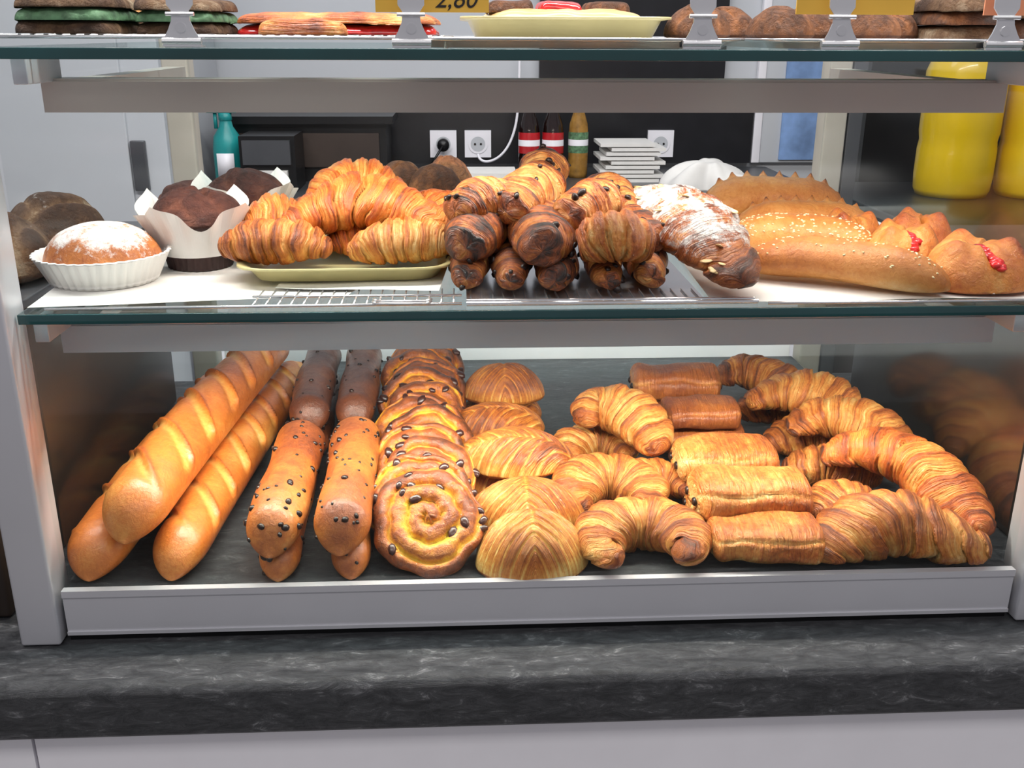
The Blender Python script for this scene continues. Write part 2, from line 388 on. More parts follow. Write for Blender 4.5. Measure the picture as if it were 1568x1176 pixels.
def raisin_roll(x,y,z,tilt,rad,seed,face=0.0,rz=0,t0=0):
    rs=np.random.RandomState(seed); ph=rs.rand()*6.28; H=.026
    turns=3.0
    def sp(r,th): return (r*turns-(th+ph)/(2*pi)+.05*np.sin(3*th+ph)+.03*np.sin(8*th+r*9))%1
    R=lambda th: rad*(1+.03*np.sin(2*th+ph)+.035*np.sin(5*th+ph*2)+.015*np.sin(11*th))
    def top(X,Y,r,th):
        P=np.stack([X,Y,0*X],-1)
        s=sp(r,th); e=np.sqrt(np.clip(1-r**6,0,1)); b=np.sin(pi*s)**.5
        return H*.5*(e*(.38+.62*b))+.003*(1-r**2)+.0015*fb(P,seed,110)*e
    def bot(X,Y,r,th): return -H*.5*np.sqrt(np.clip(1-r**8,0,1))
    def T(X,Y,r,th):
        s=sp(r,th); b=np.sin(pi*s)**.8; P=np.stack([X,Y,0*X],-1)
        return .08+.42*b+.20*fb(P,seed,75)+.26*r**5+t0+.18*np.exp(-((s-.8)/.07)**2)
    mb=MB(); V=dome_grid(mb,R,top,bot,T,nr=64,nt=130)
    for i in range(13):
        th=rs.rand()*6.28; k=rs.randint(12,58); j=int(th/6.283*130)%130
        p=V[k,j]; s=.0030+.0018*rs.rand()
        ell(mb,p+np.array([0,0,-.0008]),(s,s*1.5,s*.7),1,Euler((0,0,rs.rand()*3)),i,8,6)
    for i in range(3):
        th=.3+rs.rand()*(pi-.6); j=int(th/6.283*130)%130; p=V[64,j]
        ell(mb,p*np.array([.95,.95,1]),(.0034,.0034,.0034),1,None,i,8,6)
    Mx=Matrix.Translation((x,y,z+ZD))@Matrix.Rotation(rz,4,'Z')@Matrix.Rotation(math.radians(tilt),4,'X')
    return mb.obj('raisin_swirl_bun',['raisin','raisinf'],M4=Mx)
def chausson(x,y,z,w,d,h,seed,rz=0,tx=0,dark=0,z0=ZD,trap=.0,p=1.9,fan=False):
    ph=seed*1.3
    def R(th):
        c=np.abs(np.cos(th)); s=np.abs(np.sin(th))
        R0=((c/(w/2))**p+(s/(d/2))**p)**(-1/p)
        return R0*(1-trap*np.sin(th))*(1+.012*np.sin(7*th+ph)+.008*np.sin(13*th))
    def fq(X,Y):
        if fan: return Y/d*2+1.3*np.abs(X)/w*2
        return (X/w*2)*1.1+.8*np.abs(Y/d*2+.2)
    def cc(X,Y): return np.sin(2*pi*(fq(X,Y)+.045*np.sin(X*110+ph)+.035*np.sin(Y*140+ph))*3.4)
    def vein(X,Y): return -np.exp(-(1-cc(X,Y))/.13)
    def lip(X,Y): return np.exp(-((cc(X,Y)-.15)/.45)**2)
    def mid(X,Y): return np.exp(-((X if fan else Y+.1*d)/.0022)**2)
    def top(X,Y,r,th):
        e=np.clip(1-r**2.4,0,1)**.65; P=np.stack([X,Y,0*X],-1)
        return h*e*.8+(.0026*vein(X,Y)+.0006*lip(X,Y))*(1-r**6)-.0022*mid(X,Y)*(1-r)+.0015*fb(P,seed,70)*(1-r**4)
    def bot(X,Y,r,th): return -h*.22*np.clip(1-r**4,0,1)**.5
    def T(X,Y,r,th):
        P=np.stack([X,Y,0*X],-1); v=vein(X,Y)
        return .44+.36*v+.14*lip(X,Y)+.16*fb(P,seed,60)-.20*mid(X,Y)*(1-r**2)+dark-.28*np.clip((r-.88)*8,0,1)
    mb=MB(); dome_grid(mb,R,top,bot,T,nr=90,nt=190,flow=lambda X,Y,r,th:fq(X,Y)*.10)
    Mx=Matrix.Translation((x,y,z+z0))@Matrix.Rotation(rz,4,'Z')@Matrix.Rotation(tx,4,'X')
    return mb.obj('apple_turnover',['chausson'],M4=Mx)
def pac(x,y,z,L,d,h,seed,rz=0,ry=0,mat='pac',z0=ZD):
    rs=np.random.RandomState(seed); ph=rs.rand()*6
    a0=2.2+.4*rs.rand()
    def sup(A,p=2.4): return (np.abs(np.cos(A))**p+np.abs(np.sin(A))**p)**(-1/p)
    def W(U,A): return A+.06*np.sin(U*9+ph)
    def D(U,A):
        A=W(U,A)
        return sup(A)*(1-.10*np.exp(-((A-a0)/.08)**2)-.07*np.exp(-((A-.55)/.07)**2)-.05*np.exp(-((A-5.6)/.08)**2))*(1+.06*np.cos(2*pi*U+ph)+.025*np.sin(13*U+ph))
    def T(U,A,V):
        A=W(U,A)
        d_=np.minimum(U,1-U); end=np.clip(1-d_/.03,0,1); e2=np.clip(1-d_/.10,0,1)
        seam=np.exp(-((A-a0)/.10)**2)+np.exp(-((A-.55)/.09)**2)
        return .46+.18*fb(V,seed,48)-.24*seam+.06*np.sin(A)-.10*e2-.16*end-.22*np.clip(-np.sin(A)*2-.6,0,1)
    def post(V,U,A):
        n=fb(V,seed+5,100)*.0015; V[...,2]+=n; V[...,1]+=fb(V,seed+6,100)*.0009; V[...,0]+=fb(V,seed+7,130)*.0012; return V
    R=lambda U:d/2*cap(U,.11)**.7
    mb=MB(); hx=L/2
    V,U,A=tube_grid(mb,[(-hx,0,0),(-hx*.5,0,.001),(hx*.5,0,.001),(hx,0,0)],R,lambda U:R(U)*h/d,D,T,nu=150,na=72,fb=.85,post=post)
    for sx in(-1,1):
        for k in range(44):
            t=k/43; a=t*4*pi+ph; rr=(.10+.30*t)
            p=(sx*(hx-.0006-.002*t),math.cos(a)*rr*d*.80,math.sin(a)*rr*h*.80)
            ell(mb,p,(.0016,.0028,.0022),0,None,k,6,5,T=.12+.25*(k%3==0))
        for oy in(-.20,.22): ell(mb,(sx*(hx),oy*d*.8,.001),(.003,.0052,.0044),1,None,seed,10,8)
    Mx=Matrix.Translation((x,y,z+z0))@Matrix.Rotation(rz,4,'Z')@Matrix.Rotation(ry,4,'Y')
    return mb.obj('chocolate_croissant',[mat,'choc'],M4=Mx)
def roll(pts,r,seed,z0=ZM,seeds=0,spikes=0,name='milk_roll',mat='roll',t0=0,sug=None,rot=0):
    pts=[(p[0],p[1],p[2]+z0) for p in pts]; rs=np.random.RandomState(seed)
    def D(U,A):
        d=1+.02*np.sin(A*3+U*8+seed)
        if spikes:
            f=(U*spikes)%1; tri=np.clip(1-np.abs(f-.5)/.32,0,1)**1.2
            d=d+.24*tri*np.exp(-((A-pi/2-rot)/.13)**2)*np.clip(np.minimum(U,1-U)*12,0,1)
            d=d-.06*np.exp(-((A-pi/2-rot)/.3)**2)*(1-tri)
        return d
    def T(U,A,V):
        t=.46+.12*fb(V,seed,45)+.06*np.sin(A)+t0-.22*np.clip(-np.sin(A)*1.5,0,1)
        if spikes:
            f=(U*spikes)%1; tri=np.clip(1-np.abs(f-.5)/.32,0,1)
            t=t+.6*tri**2*np.exp(-((A-pi/2-rot)/.10)**2)-.25*(1-tri)*np.exp(-((A-pi/2-rot)/.16)**2)
        return t
    R=lambda U:r*cap(U,.32)
    mb=MB(); V,U,A=tube_grid(mb,pts,R,lambda U:R(U)*.85,D,T,(lambda U,A,V:sug+.3*np.clip(np.sin(A),0,1)+.1*nz(V,seed,80)) if sug is not None else None,nu=190,na=84,fb=.8,sink=.5)
    for i in range(seeds):
        p=V[rs.randint(16,174),rs.randint(5,37)]
        ell(mb,p,(.0018,.0011,.0008),1,Euler((rs.rand()-.5,rs.rand()-.5,rs.rand()*6)),i,6,4)
    return mb.obj(name,[mat,'sesame'])
def pouch(x,y,z,r,h,seed,z0=ZM,pts=3,rz=2.618,jam=True,name='jam_filled_brioche',amp=.16):
    ph=rz
    R=lambda th:r*(1+amp*.6*np.cos(pts*(th+ph))+.03*np.sin(2*th+seed))
    def base(rr,c):
        body=h*np.clip(1-rr**3.0,0,1)**.5
        ridge=.20*h*np.clip(c,0,1)**2*np.exp(-((rr-.6)/.22)**2)
        hole=-.18*h*np.exp(-(rr/.22)**2)
        gro=-.30*h*np.clip(-c,0,1)**8*np.exp(-((rr-.5)/.35)**2)
        return body+ridge+hole+gro
    def top(X,Y,rr,th):
        P=np.stack([X,Y,0*X],-1)
        return base(rr,np.cos(pts*(th+ph)))+.0018*fb(P,seed,80)*(1-rr**4)
    def bot(X,Y,rr,th): return -.12*h*np.clip(1-rr**4,0,1)**.5
    def T(X,Y,rr,th):
        c=np.cos(pts*(th+ph)); P=np.stack([X,Y,0*X],-1)
        return .44+.30*np.clip(c,0,1)**4*np.exp(-((rr-.6)/.25)**2)+.22*fb(P,seed,50)-.25*np.clip(-c,0,1)**3
    mb=MB(); dome_grid(mb,R,top,bot,T,nr=56,nt=120)
    if jam:
        rs=np.random.RandomState(seed); th=-pi/2+.12
        for i in range(26):
            rr=.05+.80*i/25; rj=rr*float(R(np.array(th))); zz=float(base(np.array(rr),np.cos(pts*(th+ph))))
            s=.0062*(1.3-.6*rr)*(.7+.5*rs.rand())
            ell(mb,(rj*math.cos(th)+.004*rs.randn()*(1.2-rr),rj*math.sin(th),zz-.0012),(s,s*1.1,s*.6),1,None,i,10,8)
    return mb.obj(name,['pouch','jam'],M4=Matrix.Translation((x,y,z+z0)))
def loaf(x,y,z,rx,ry,h,seed,z0=ZM,mat='roll',name='round_loaf',sug=None,t0=0,rz=0,lump=.002,crack=0):
    R=lambda th:((np.abs(np.cos(th))/rx)**2.1+(np.abs(np.sin(th))/ry)**2.1)**(-1/2.1)*(1+.02*np.sin(3*th+seed)+.012*np.sin(7*th))
    def top(X,Y,rr,th):
        P=np.stack([X,Y,0*X],-1); z=h*np.clip(1-rr**2.2,0,1)**.5+lump*fb(P,seed,110)*(1-rr**4)
        if crack: z=z-crack*np.exp(-(nz(P,seed+4,90)/.14)**2)*(1-rr**3)
        return z
    bot=lambda X,Y,rr,th:-h*.25*np.clip(1-rr**3,0,1)**.5
    def T(X,Y,rr,th):
        P=np.stack([X,Y,0*X],-1); t=.5+.2*nz(P,seed,60)+t0-.1*rr
        if crack: t=t-.35*np.exp(-(nz(P,seed+4,90)/.15)**2)
        return t
    S=(lambda X,Y,rr,th: sug-.8*rr**5+.14*fb(np.stack([X,Y,0*X],-1),seed+1,60)) if sug is not None else None
    mb=MB(); dome_grid(mb,R,top,bot,T,S,nr=60,nt=120)
    return mb.obj(name,[mat],M4=Matrix.Translation((x,y,z+z0))@Matrix.Rotation(rz,4,'Z'))

# ============================================================ ROOM
box('floor',-3,3.4,-3,2.5,-.05,0,'floor')
box('ceiling',-3,3.4,-.6,2.5,2.7,2.75,'ceil')
wb=empty('wall_back')
box('plaster',-3,3.4,2.32,2.42,0,2.7,'wallg',0,wb)
box('black_splashback',-.80,.90,2.295,2.318,1.07,1.262,'wallblk',0,wb)
box('menu_board',.24,.80,2.29,2.318,1.30,1.62,'wallblk',0,wb)
box('wall_left',-2.1,-2.0,.9,2.32,0,2.7,'wallg')
box('wall_right',2.6,2.7,-.5,2.32,0,2.7,'wallg')
dr=empty('door_1')
box('leaf',.93,1.14,2.30,2.318,1.07,2.1,'wallg',.003,dr); box('frame_left',.905,.93,2.295,2.318,1.07,2.15,'white',.003,dr)
box('frame_right',1.14,1.19,2.295,2.318,1.07,2.15,'beigepost',.003,dr)
box('notice',.99,1.10,2.292,2.299,1.08,1.42,'blue',0,dr)
box('window_1',1.25,2.2,2.29,2.318,1.0,2.0,'black')
bc=empty('back_counter')
box('worktop',-.69,.95,1.62,2.29,1.03,1.06,'alud',.004,bc); box('cabinet',-.69,.93,1.66,2.28,0,1.03,'white',.003,bc)
tc_=empty('tall_cabinet')
box('carcass',-1.9,-.71,1.70,2.29,0,1.95,'wallg',.004,tc_); box('door_panel',-1.88,-.80,1.688,1.70,.05,1.9,'wallg',.003,tc_); box('handle',-.795,-.76,1.685,1.70,1.08,1.20,'alud',.003,tc_)
rc=empty('side_counter')
box('worktop',.98,2.3,1.25,1.95,1.02,1.06,'black',.004,rc); box('cabinet',1.0,2.28,1.28,1.93,0,1.02,'darkpanel',.003,rc)
for x in (-.05,.055,.615):
    mb=MB(); bx(mb,x-.04,x+.04,2.283,2.295,1.09,1.17)
    th=np.linspace(0,2*pi,28,endpoint=False)
    for (r0,yy,mi) in ((.029,2.281,0),(.022,2.2805,1)):
        V=np.stack([x+r0*np.cos(th),np.full(28,yy),1.13+r0*np.sin(th)],1); mb.add(np.vstack([V,[[x,yy,1.13]]]),[(j,(j+1)%28,28) for j in range(28)],mi)
    for dx in(-.009,.009): rod(mb,(x+dx,2.281,1.13),(x+dx,2.279,1.13),.0035,8,2)
    mb.obj('wall_socket',['white','wallg','black'],parent=wb,smooth=False)
mb=MB(); rod(mb,(-.05,2.279,1.13),(-.05,2.24,1.13),.018,16); rod(mb,(-.05,2.24,1.13),(-.09,2.22,1.07),.004)
mb.obj('power_plug',['black'],parent=wb)
def curve(name,pts,r,mat,parent=None):
    cu=bpy.data.curves.new(name,'CURVE'); cu.dimensions='3D'; cu.bevel_depth=r; cu.bevel_resolution=3
    s=cu.splines.new('NURBS'); s.points.add(len(pts)-1)
    for i,p in enumerate(pts): s.points[i].co=(*p,1)
    s.use_endpoint_u=True; s.order_u=4; cu.materials.append(M[mat]); o=bpy.data.objects.new(name,cu); COL.objects.link(o)
    if parent: o.parent=parent
    return o
curve('white_cable',[(.055,2.27,1.10),(.06,2.25,1.075),(.12,2.25,1.08),(.17,2.27,1.16),(.18,2.28,1.25),(.18,2.28,1.4)],.004,'white')
mb=MB(); lathe(mb,[(0,0),(.036,0),(.038,.01),(.038,.10),(.034,.13),(.018,.155),(.015,.17)],28,0); lathe(mb,[(.015,.17),(.017,.172),(.017,.19),(0,.19)],20,1)
bx(mb,-.045,.03,-.010,.010,.19,.212,1); bx(mb,-.03,-.022,-.004,.004,.15,.19,1); bx(mb,-.022,.022,-.039,-.036,.03,.09,2)
mb.obj('spray_bottle',['tealp','tealp','white'],M4=Matrix.Translation((-.61,1.9,1.06)))
mb=MB(); bx(mb,-.56,-.42,1.80,1.95,1.06,1.20,0); bx(mb,-.55,-.43,1.785,1.80,1.13,1.19,1); bx(mb,-.54,-.44,1.782,1.80,1.095,1.115,2)
mb.obj('receipt_printer',['black','alud','paper'],smooth=False)
mb=MB(); bx(mb,-.62,-.20,1.99,2.2,1.06,1.215,0); bx(mb,-.60,-.22,1.98,1.99,1.10,1.19,1); bx(mb,-.64,-.18,1.97,2.2,1.215,1.235,0)
mb.obj('cash_register_box',['black','darkpanel'],smooth=False)
def bottle(x,y,r,body,label,name):
    mb=MB(); lathe(mb,[(0,0),(r*.9,0),(r,.012),(r,.09),(r*.94,.10),(r,.12),(r*.9,.15),(r*.45,.19),(r*.42,.21)],28,0)
    lathe(mb,[(r*.46,.21),(r*.48,.212),(r*.48,.228),(0,.228)],20,1); lathe(mb,[(r*1.01,.07),(r*1.015,.072),(r*1.015,.125),(r*1.01,.127)],28,1)
    lathe(mb,[(r*1.02,.09),(r*1.02,.107)],28,2)
    mb.obj(name,[body,label,'white'],M4=Matrix.Translation((x,y,1.06)))
bottle(.195,2.05,.03,'cola','red','cola_bottle'); bottle(.262,2.05,.03,'cola','red','cola_bottle'); bottle(.335,2.06,.028,'juice','greenp','juice_bottle')
mb=MB()
for i in range(9):
    a=.06*math.sin(i*2.1); z=1.06+i*.012
    bx(mb,.40+a*.3,.55+a*.3,1.95,2.1,z,z+.009)
mb.obj('paper_bag_stack',['paper'],smooth=False)
mb=MB(); bx(mb,-.12,.16,1.85,2.0,1.06,1.085); bx(mb,-.10,.15,1.84,1.98,1.085,1.10); mb.obj('paper_sheet_pile',['paper'],smooth=False)
def crumple(name,x,y,z,rx,ry,h,seed,mat='paper'):
    mb=MB(); R=lambda th:rx*(1+.2*np.sin(3*th+seed)+.1*np.sin(7*th))*(1/np.sqrt(np.cos(th)**2+(rx/ry*np.sin(th))**2))
    top=lambda X,Y,r,th:h*np.clip(1-r**2,0,1)**.5*(1+.35*nz(np.stack([X,Y,0*X],-1),seed,70))
    dome_grid(mb,R,top,lambda X,Y,r,th:0*X,lambda X,Y,r,th:0*X+.5,nr=40,nt=80)
    mb.obj(name,[mat],M4=Matrix.Translation((x,y,z)))
crumple('plastic_bag',.67,1.85,1.06,.12,.09,.07,4)
def jug(x,y,r,h):
    mb=MB(); lathe(mb,[(0,0),(r*.90,0),(r*.97,.015),(r,.05),(r*1.0,h*.3),(r*.97,h*.36),(r*1.01,h*.42),(r*1.02,h*.80),(r*.85,h*.92),(r*.5,h),(r*.5,h*1.06),(0,h*1.06)],40,0)
    lathe(mb,[(r*.54,h*1.0),(r*.56,h*1.01),(r*.56,h*1.09),(0,h*1.09)],24,1)
    mb.obj('yellow_juice_container',['yellow','white'],M4=Matrix.Translation((x,y,1.06)))
jug(1.265,1.72,.095,.38); jug(1.475,1.70,.10,.38)

# ============================================================ COUNTER
ct=empty('serving_counter')
box('counter_top',-1.3,1.5,-.080,.72,.868,.9235,'slate',.009,ct)
mb=MB()
bx(mb,-1.3,-.386,-.062,.70,.0,.868); bx(mb,-.383,1.5,-.062,.70,.0,.868)
mb.obj('front_panel',['white'],parent=ct,smooth=False)

# ============================================================ DISPLAY CASE
dc=empty('display_case')
box('deck',-.364,.518,.002,.66,.926,.971,'deck',.001,dc)
mb=MB(); bx(mb,-.362,.516,-.010,.001,.933,.970); bx(mb,-.362,.516,-.0115,-.004,.970,.9765); bx(mb,-.362,.516,-.0115,-.008,.931,.9345)
mb.obj('front_rail',['alu'],parent=dc,smooth=False)
box('rail_gasket',-.362,.516,-.007,.001,.9236,.931,'black',0,dc)
for (a,b) in ((-.402,-.3665),(.5205,.556)):
    box('front_post',a,b,-.018,.02,.9245,1.66,'alu',.003,dc)
for (a,b) in ((-.404,-.368),(.5205,.553)):
    box('rear_post',a,b,.63,.665,.9245,1.66,'beigepost',.003,dc)
box('rear_post_gasket',.555,.575,.63,.66,.9245,1.66,'alud',.001,dc)
box('rear_ledge',-.364,.515,.662,.67,.94,1.02,'white',.001,dc)
def pane(name,x0,x1,y0,y1,z0,z1,mat):
    mb=MB()
    if x0==x1: V=[(x0,y0,z0),(x0,y1,z0),(x0,y1,z1),(x0,y0,z1)]
    elif y0==y1: V=[(x0,y0,z0),(x1,y0,z0),(x1,y0,z1),(x0,y0,z1)]
    mb.add(V,[(0,1,2,3)]); return mb.obj(name,[mat],parent=dc,smooth=False)
pane('front_glass',-.362,.516,-.004,-.004,.9755,1.221,'glass')
pane('side_glass_left',-.3655,-.3655,.02,.63,.971,1.60,'sideglass')
pane('side_glass_right',.5195,.5195,.02,.63,.971,1.60,'sideglass')
for nm,(a,b) in (('neighbour_cabinet',(-.95,-.43)),('neighbour_cabinet',(.60,1.1))):
    box(nm,a,b,.03,.62,.9245,1.185,'darkpanel',.004)
def shelf(z,y1,nm):
    box(nm,-.3645,.5185,0.002,y1,z-.008,z,'shelfglass',0,dc)
    box(nm+'_front_edge',-.3645,.5185,-.001,.002,z-.0085,z,'teal',.0006,dc)
shelf(1.230,.60,'middle_shelf'); shelf(1.438,.45,'upper_shelf')
for z,x0,x1,nm,mt in ((1.188,-.360,.500,'middle_shelf_bar','alu'),(1.398,-.345,.475,'upper_shelf_bar','alub')):
    mb=MB(); bx(mb,x0,x1,.068,.076,z-.0125,z+.0125); bx(mb,x0,x1,.07,.10,z+.0125,z+.0145)
    bx(mb,x0-.002,x0+.02,.076,.6 if z<1.3 else .45,z-.002,z+.012); bx(mb,x1-.02,x1+.002,.076,.6 if z<1.3 else .45,z-.002,z+.012)
    mb.obj(nm,[mt],parent=dc,smooth=False)
    box(nm+'_led_strip',x0+.02,x1-.02,.080,.092,z+.004,z+.010,'led',0,dc)
    for xx in (x0+.004,x1-.004):
        box(nm+'_bracket',xx-.006,xx+.006,.02,.09,z+.012,z+.033,'alu',.001,dc)

# ============================================================ LOWER DECK PASTRIES
baguette([(-.342,.003,.027),(-.335,.25,.028),(-.326,.50,.028)],.030,1,nsc=6)
baguette([(-.305,.002,.066),(-.292,.20,.072),(-.264,.54,.072)],.032,2,nsc=7)
baguette([(-.268,.002,.024),(-.260,.2,.025),(-.236,.56,.025)],.027,3,nsc=9)
stick([(-.178,.002,.046),(-.176,.12,.052),(-.180,.235,.054)],.0260,11)
stick([(-.113,.002,.048),(-.115,.12,.054),(-.120,.245,.056)],.0260,12)
stick([(-.172,.004,.015),(-.183,.24,.016)],.0185,13,chips=40); stick([(-.106,.004,.015),(-.122,.24,.016)],.0185,14,chips=40)
stick([(-.178,.262,.060),(-.186,.40,.060),(-.192,.53,.058)],.0240,15,mat='stickd',chips=40)
stick([(-.126,.27,.060),(-.130,.40,.060),(-.136,.53,.058)],.0240,16,mat='stickd',chips=40)
stick([(-.178,.27,.020),(-.19,.53,.020)],.020,17,mat='stickd',chips=8); stick([(-.128,.27,.020),(-.136,.53,.020)],.020,18,mat='stickd',chips=8)
for i in range(11):
    raisin_roll(-.038-.0015*i+(.003*(-1)**i),(.047 if i==0 else .042+.042*i),.039+.0008*i,47+(4*math.sin(i*2)) if i else 40,.0525 if i else .0545,30+i,rz=.05*math.sin(i*3),t0=.07+.010*i)
chausson(.063,.036,.009,.106,.076,.056,40,rz=.03,tx=.16,trap=.18,p=2.5,fan=True)
chausson(.062,.106,.016,.122,.080,.044,41,tx=.15,dark=.05,fan=True,p=1.8)
chausson(.055,.187,.040,.132,.082,.042,42,rz=-.05,tx=.1,dark=.08,p=1.75)
chausson(.030,.200,.010,.11,.085,.036,43)
chausson(.038,.285,.034,.118,.080,.042,44,rz=.1,dark=.12)
chausson(.035,.295,.010,.11,.085,.030,45,dark=.1)
chausson(.052,.385,.046,.104,.08,.046,46,dark=.22,fan=True,p=2.3)
chausson(.050,.395,.012,.105,.085,.042,47,dark=.2)
dcro(arc(.170,.050,.028,.042,-58,238,9),.034,50)
dcro(arc(.152,.150,.030,.038,-40,215,9,(0,.1)),.034,51)
dcro(arc(.207,.154,.028,.036,10,190,7),.030,52)
dcro([(.133,.262,.082),(.155,.285,.090),(.185,.268,.090),(.205,.230,.080),(.207,.20,.070)],.035,53)
dcro(arc(.155,.255,.030,.036,0,220,7),.030,54)
dcro([(.145,.36,.03),(.19,.37,.035),(.22,.33,.03)],.030,55)
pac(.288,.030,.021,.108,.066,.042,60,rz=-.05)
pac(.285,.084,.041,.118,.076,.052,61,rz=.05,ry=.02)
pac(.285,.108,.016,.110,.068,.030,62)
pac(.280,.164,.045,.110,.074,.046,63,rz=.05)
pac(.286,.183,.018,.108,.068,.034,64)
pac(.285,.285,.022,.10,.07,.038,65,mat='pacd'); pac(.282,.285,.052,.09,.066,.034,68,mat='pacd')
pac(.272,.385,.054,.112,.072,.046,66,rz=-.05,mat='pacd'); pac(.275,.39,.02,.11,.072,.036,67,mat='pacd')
dcro([(.325,.035,.022),(.365,.052,.032),(.408,.062,.044),(.452,.050,.032),(.500,.030,.022)],.040,70)
dcro([(.383,.185,.068),(.425,.180,.078),(.466,.150,.076),(.490,.095,.060),(.497,.040,.042)],.035,71,mat='croissant_lt',t0=.08)
dcro([(.372,.262,.068),(.415,.272,.078),(.462,.250,.076),(.500,.205,.060)],.033,72)
dcro([(.350,.355,.066),(.40,.352,.081),(.445,.325,.081),(.482,.275,.066)],.034,73)
dcro([(.345,.49,.045),(.385,.50,.055),(.43,.47,.05),(.46,.44,.04)],.033,74,t0=.1)
dcro([(.345,.10,.026),(.385,.118,.030),(.43,.105,.026)],.031,75,t0=.05)
dcro([(.355,.21,.026),(.40,.215,.030),(.46,.19,.026)],.032,76,t0=.1)
dcro([(.355,.29,.028),(.41,.30,.030),(.47,.28,.026)],.032,77,t0=.1)
dcro([(.35,.39,.028),(.40,.40,.035),(.46,.37,.028)],.032,78,t0=.12)

# ============================================================ MIDDLE SHELF
def sheet(name,corners,z,seed,amp=.0012,n=40):
    a,b,c,d=[np.array(p) for p in corners]; V=[];F=[]
    for i in range(n):
        for j in range(n):
            s=i/(n-1);t=j/(n-1); p=(1-s)*(1-t)*a+s*(1-t)*b+s*t*c+(1-s)*t*d; V.append((p[0],p[1],0))
    V=np.array(V); V[:,2]=z+amp*(1+nz(V,seed,45))
    for i in range(n-1):
        for j in range(n-1): F.append((i*n+j,(i+1)*n+j,(i+1)*n+j+1,i*n+j+1))
    mb=MB(); mb.add(V,F); return mb.obj(name,['paper'])
sheet('parchment_sheet',[(-.361,.012),(-.10,.040),(-.02,.40),(-.361,.42)],1.2322,1)
sheet('parchment_sheet',[(.215,.012),(.516,.016),(.514,.50),(.24,.50)],1.2312,2)
sheet('parchment_sheet',[(-.165,.060),(-.02,.045),(.0,.30),(-.15,.30)],1.2350,3)
mb=MB()
for i in range(17): 
    x=-.175+i*.0105; rod(mb,(x,.008,1.2338),(x,.06,1.2338),.0008,6)
rod(mb,(-.345,.008,1.2322),(.0,.008,1.2340),.0014); rod(mb,(-.18,.035,1.2345),(.0,.035,1.2345),.0012)
for k in range(2):
    pts=[(-.075,.012+.008*k,1.2355),(-.072,.004+.008*k,1.2355),(-.03,.003+.008*k,1.2355),(-.026,.010+.008*k,1.2355)]
    for p,q in zip(pts,pts[1:]): rod(mb,p,q,.0013)
mb.obj('wire_cooling_rack',['chrome'])
mb=MB(); bx(mb,.004,.212,.030,.45,1.2302,1.2312); rod(mb,(.004,.012,1.2325),(.255,.012,1.2325),.0020); rod(mb,(.004,.022,1.2325),(.255,.022,1.2325),.0016)
for i in range(22): x=.008+i*.0095; rod(mb,(x,.012,1.2322),(x,.06,1.2322),.0008,6)
mb.obj('chrome_display_tray',['chrome'],smooth=False)
mb=MB(); rod(mb,(.262,.006,1.2325),(.51,.008,1.2325),.0014); mb.obj('tray_edge_wire',['chrome'])
mb=MB(); lathe(mb,[(0,.001),(.046,.001),(.058,.026),(.0595,.0265),(.0585,.028),(.047,.003)],160,0,flute=.022,nf=40)
mb.obj('paper_bun_case',['paper'],M4=Matrix.Translation((-.327,.105,ZM+.0015)))
loaf(-.327,.105,.017,.052,.046,.038,81,mat='roll',name='sugared_bun',sug=.62,t0=.35,lump=.001)
def muffin(x,y,z,s,seed,paper=True):
    p=empty('chocolate_muffin')
    mb=MB(); lathe(mb,[(0,0),(.030*s,0),(.040*s,.050*s),(.041*s,.051*s),(.039*s,.05*s)],120,0,flute=.025,nf=30)
    mb.obj('cup',['browncup'],parent=p,M4=Matrix.Translation((x,y,z+ZM)))
    if paper:
        n=120; th=np.linspace(0,2*pi,n,endpoint=False); V=[];F=[]
        tri=np.abs(((th*4/(2*pi)+.3)%1)-.5)*2
        for i in range(14):
            t=i/13; rr=(.036+.020*t**1.2)*s*(1+.12*t*(tri-.5)+.05*t*np.sin(9*th)+.03*t*np.sin(17*th+1)); zz=(.014+.032*t+.022*t*tri**1.5+.004*t*np.sin(7*th+1))*s
            V+=list(np.stack([rr*np.cos(th),rr*np.sin(th),zz],1))
        for i in range(13):
            for j in range(n): F.append((i*n+j,i*n+(j+1)%n,(i+1)*n+(j+1)%n,(i+1)*n+j))
        mb=MB(); mb.add(V,F); mb.obj('tulip_paper',['paper'],parent=p,M4=Matrix.Translation((x,y,z+ZM)),smooth=False)
    o=loaf(x,y,z+.046*s,.043*s,.043*s,.028*s,seed,mat='muffin',name='muffin_top',lump=.0035,crack=.006); o.parent=p
muffin(-.255,.165,.002,1.0,82); muffin(-.235,.30,.002,1.0,84)
loaf(-.32,.40,.002,.045,.045,.05,85,mat='muffin',name='chocolate_cake_bun',lump=.003,crack=.005)
nsf=empty('neighbour_shelf'); box('shelf_board',-.95,-.43,.05,.6,1.19,1.2,'alud',.002,nsf)
for k,(x,y,r) in enumerate(((-.490,.25,.060),(-.475,.38,.058),(-.60,.36,.055),(-.61,.22,.05))):
    loaf(x,y,-.018,r,r*.9,.058,86+k,mat='rustic',name='rustic_loaf',sug=.02,crack=.006,rz=.3*k,t0=.1)
mb=MB(); lathe(mb,[(0,0),(.032,0),(.033,.003),(.033,.052),(.032,.055),(0,.055)],40,0); lathe(mb,[(.0333,.018),(.0333,.022)],40,1); lathe(mb,[(.0333,.036),(.0333,.040)],40,1)
mb.obj('red_tin',['red','paper'],M4=Matrix.Translation((-.466,.14,1.2005)))
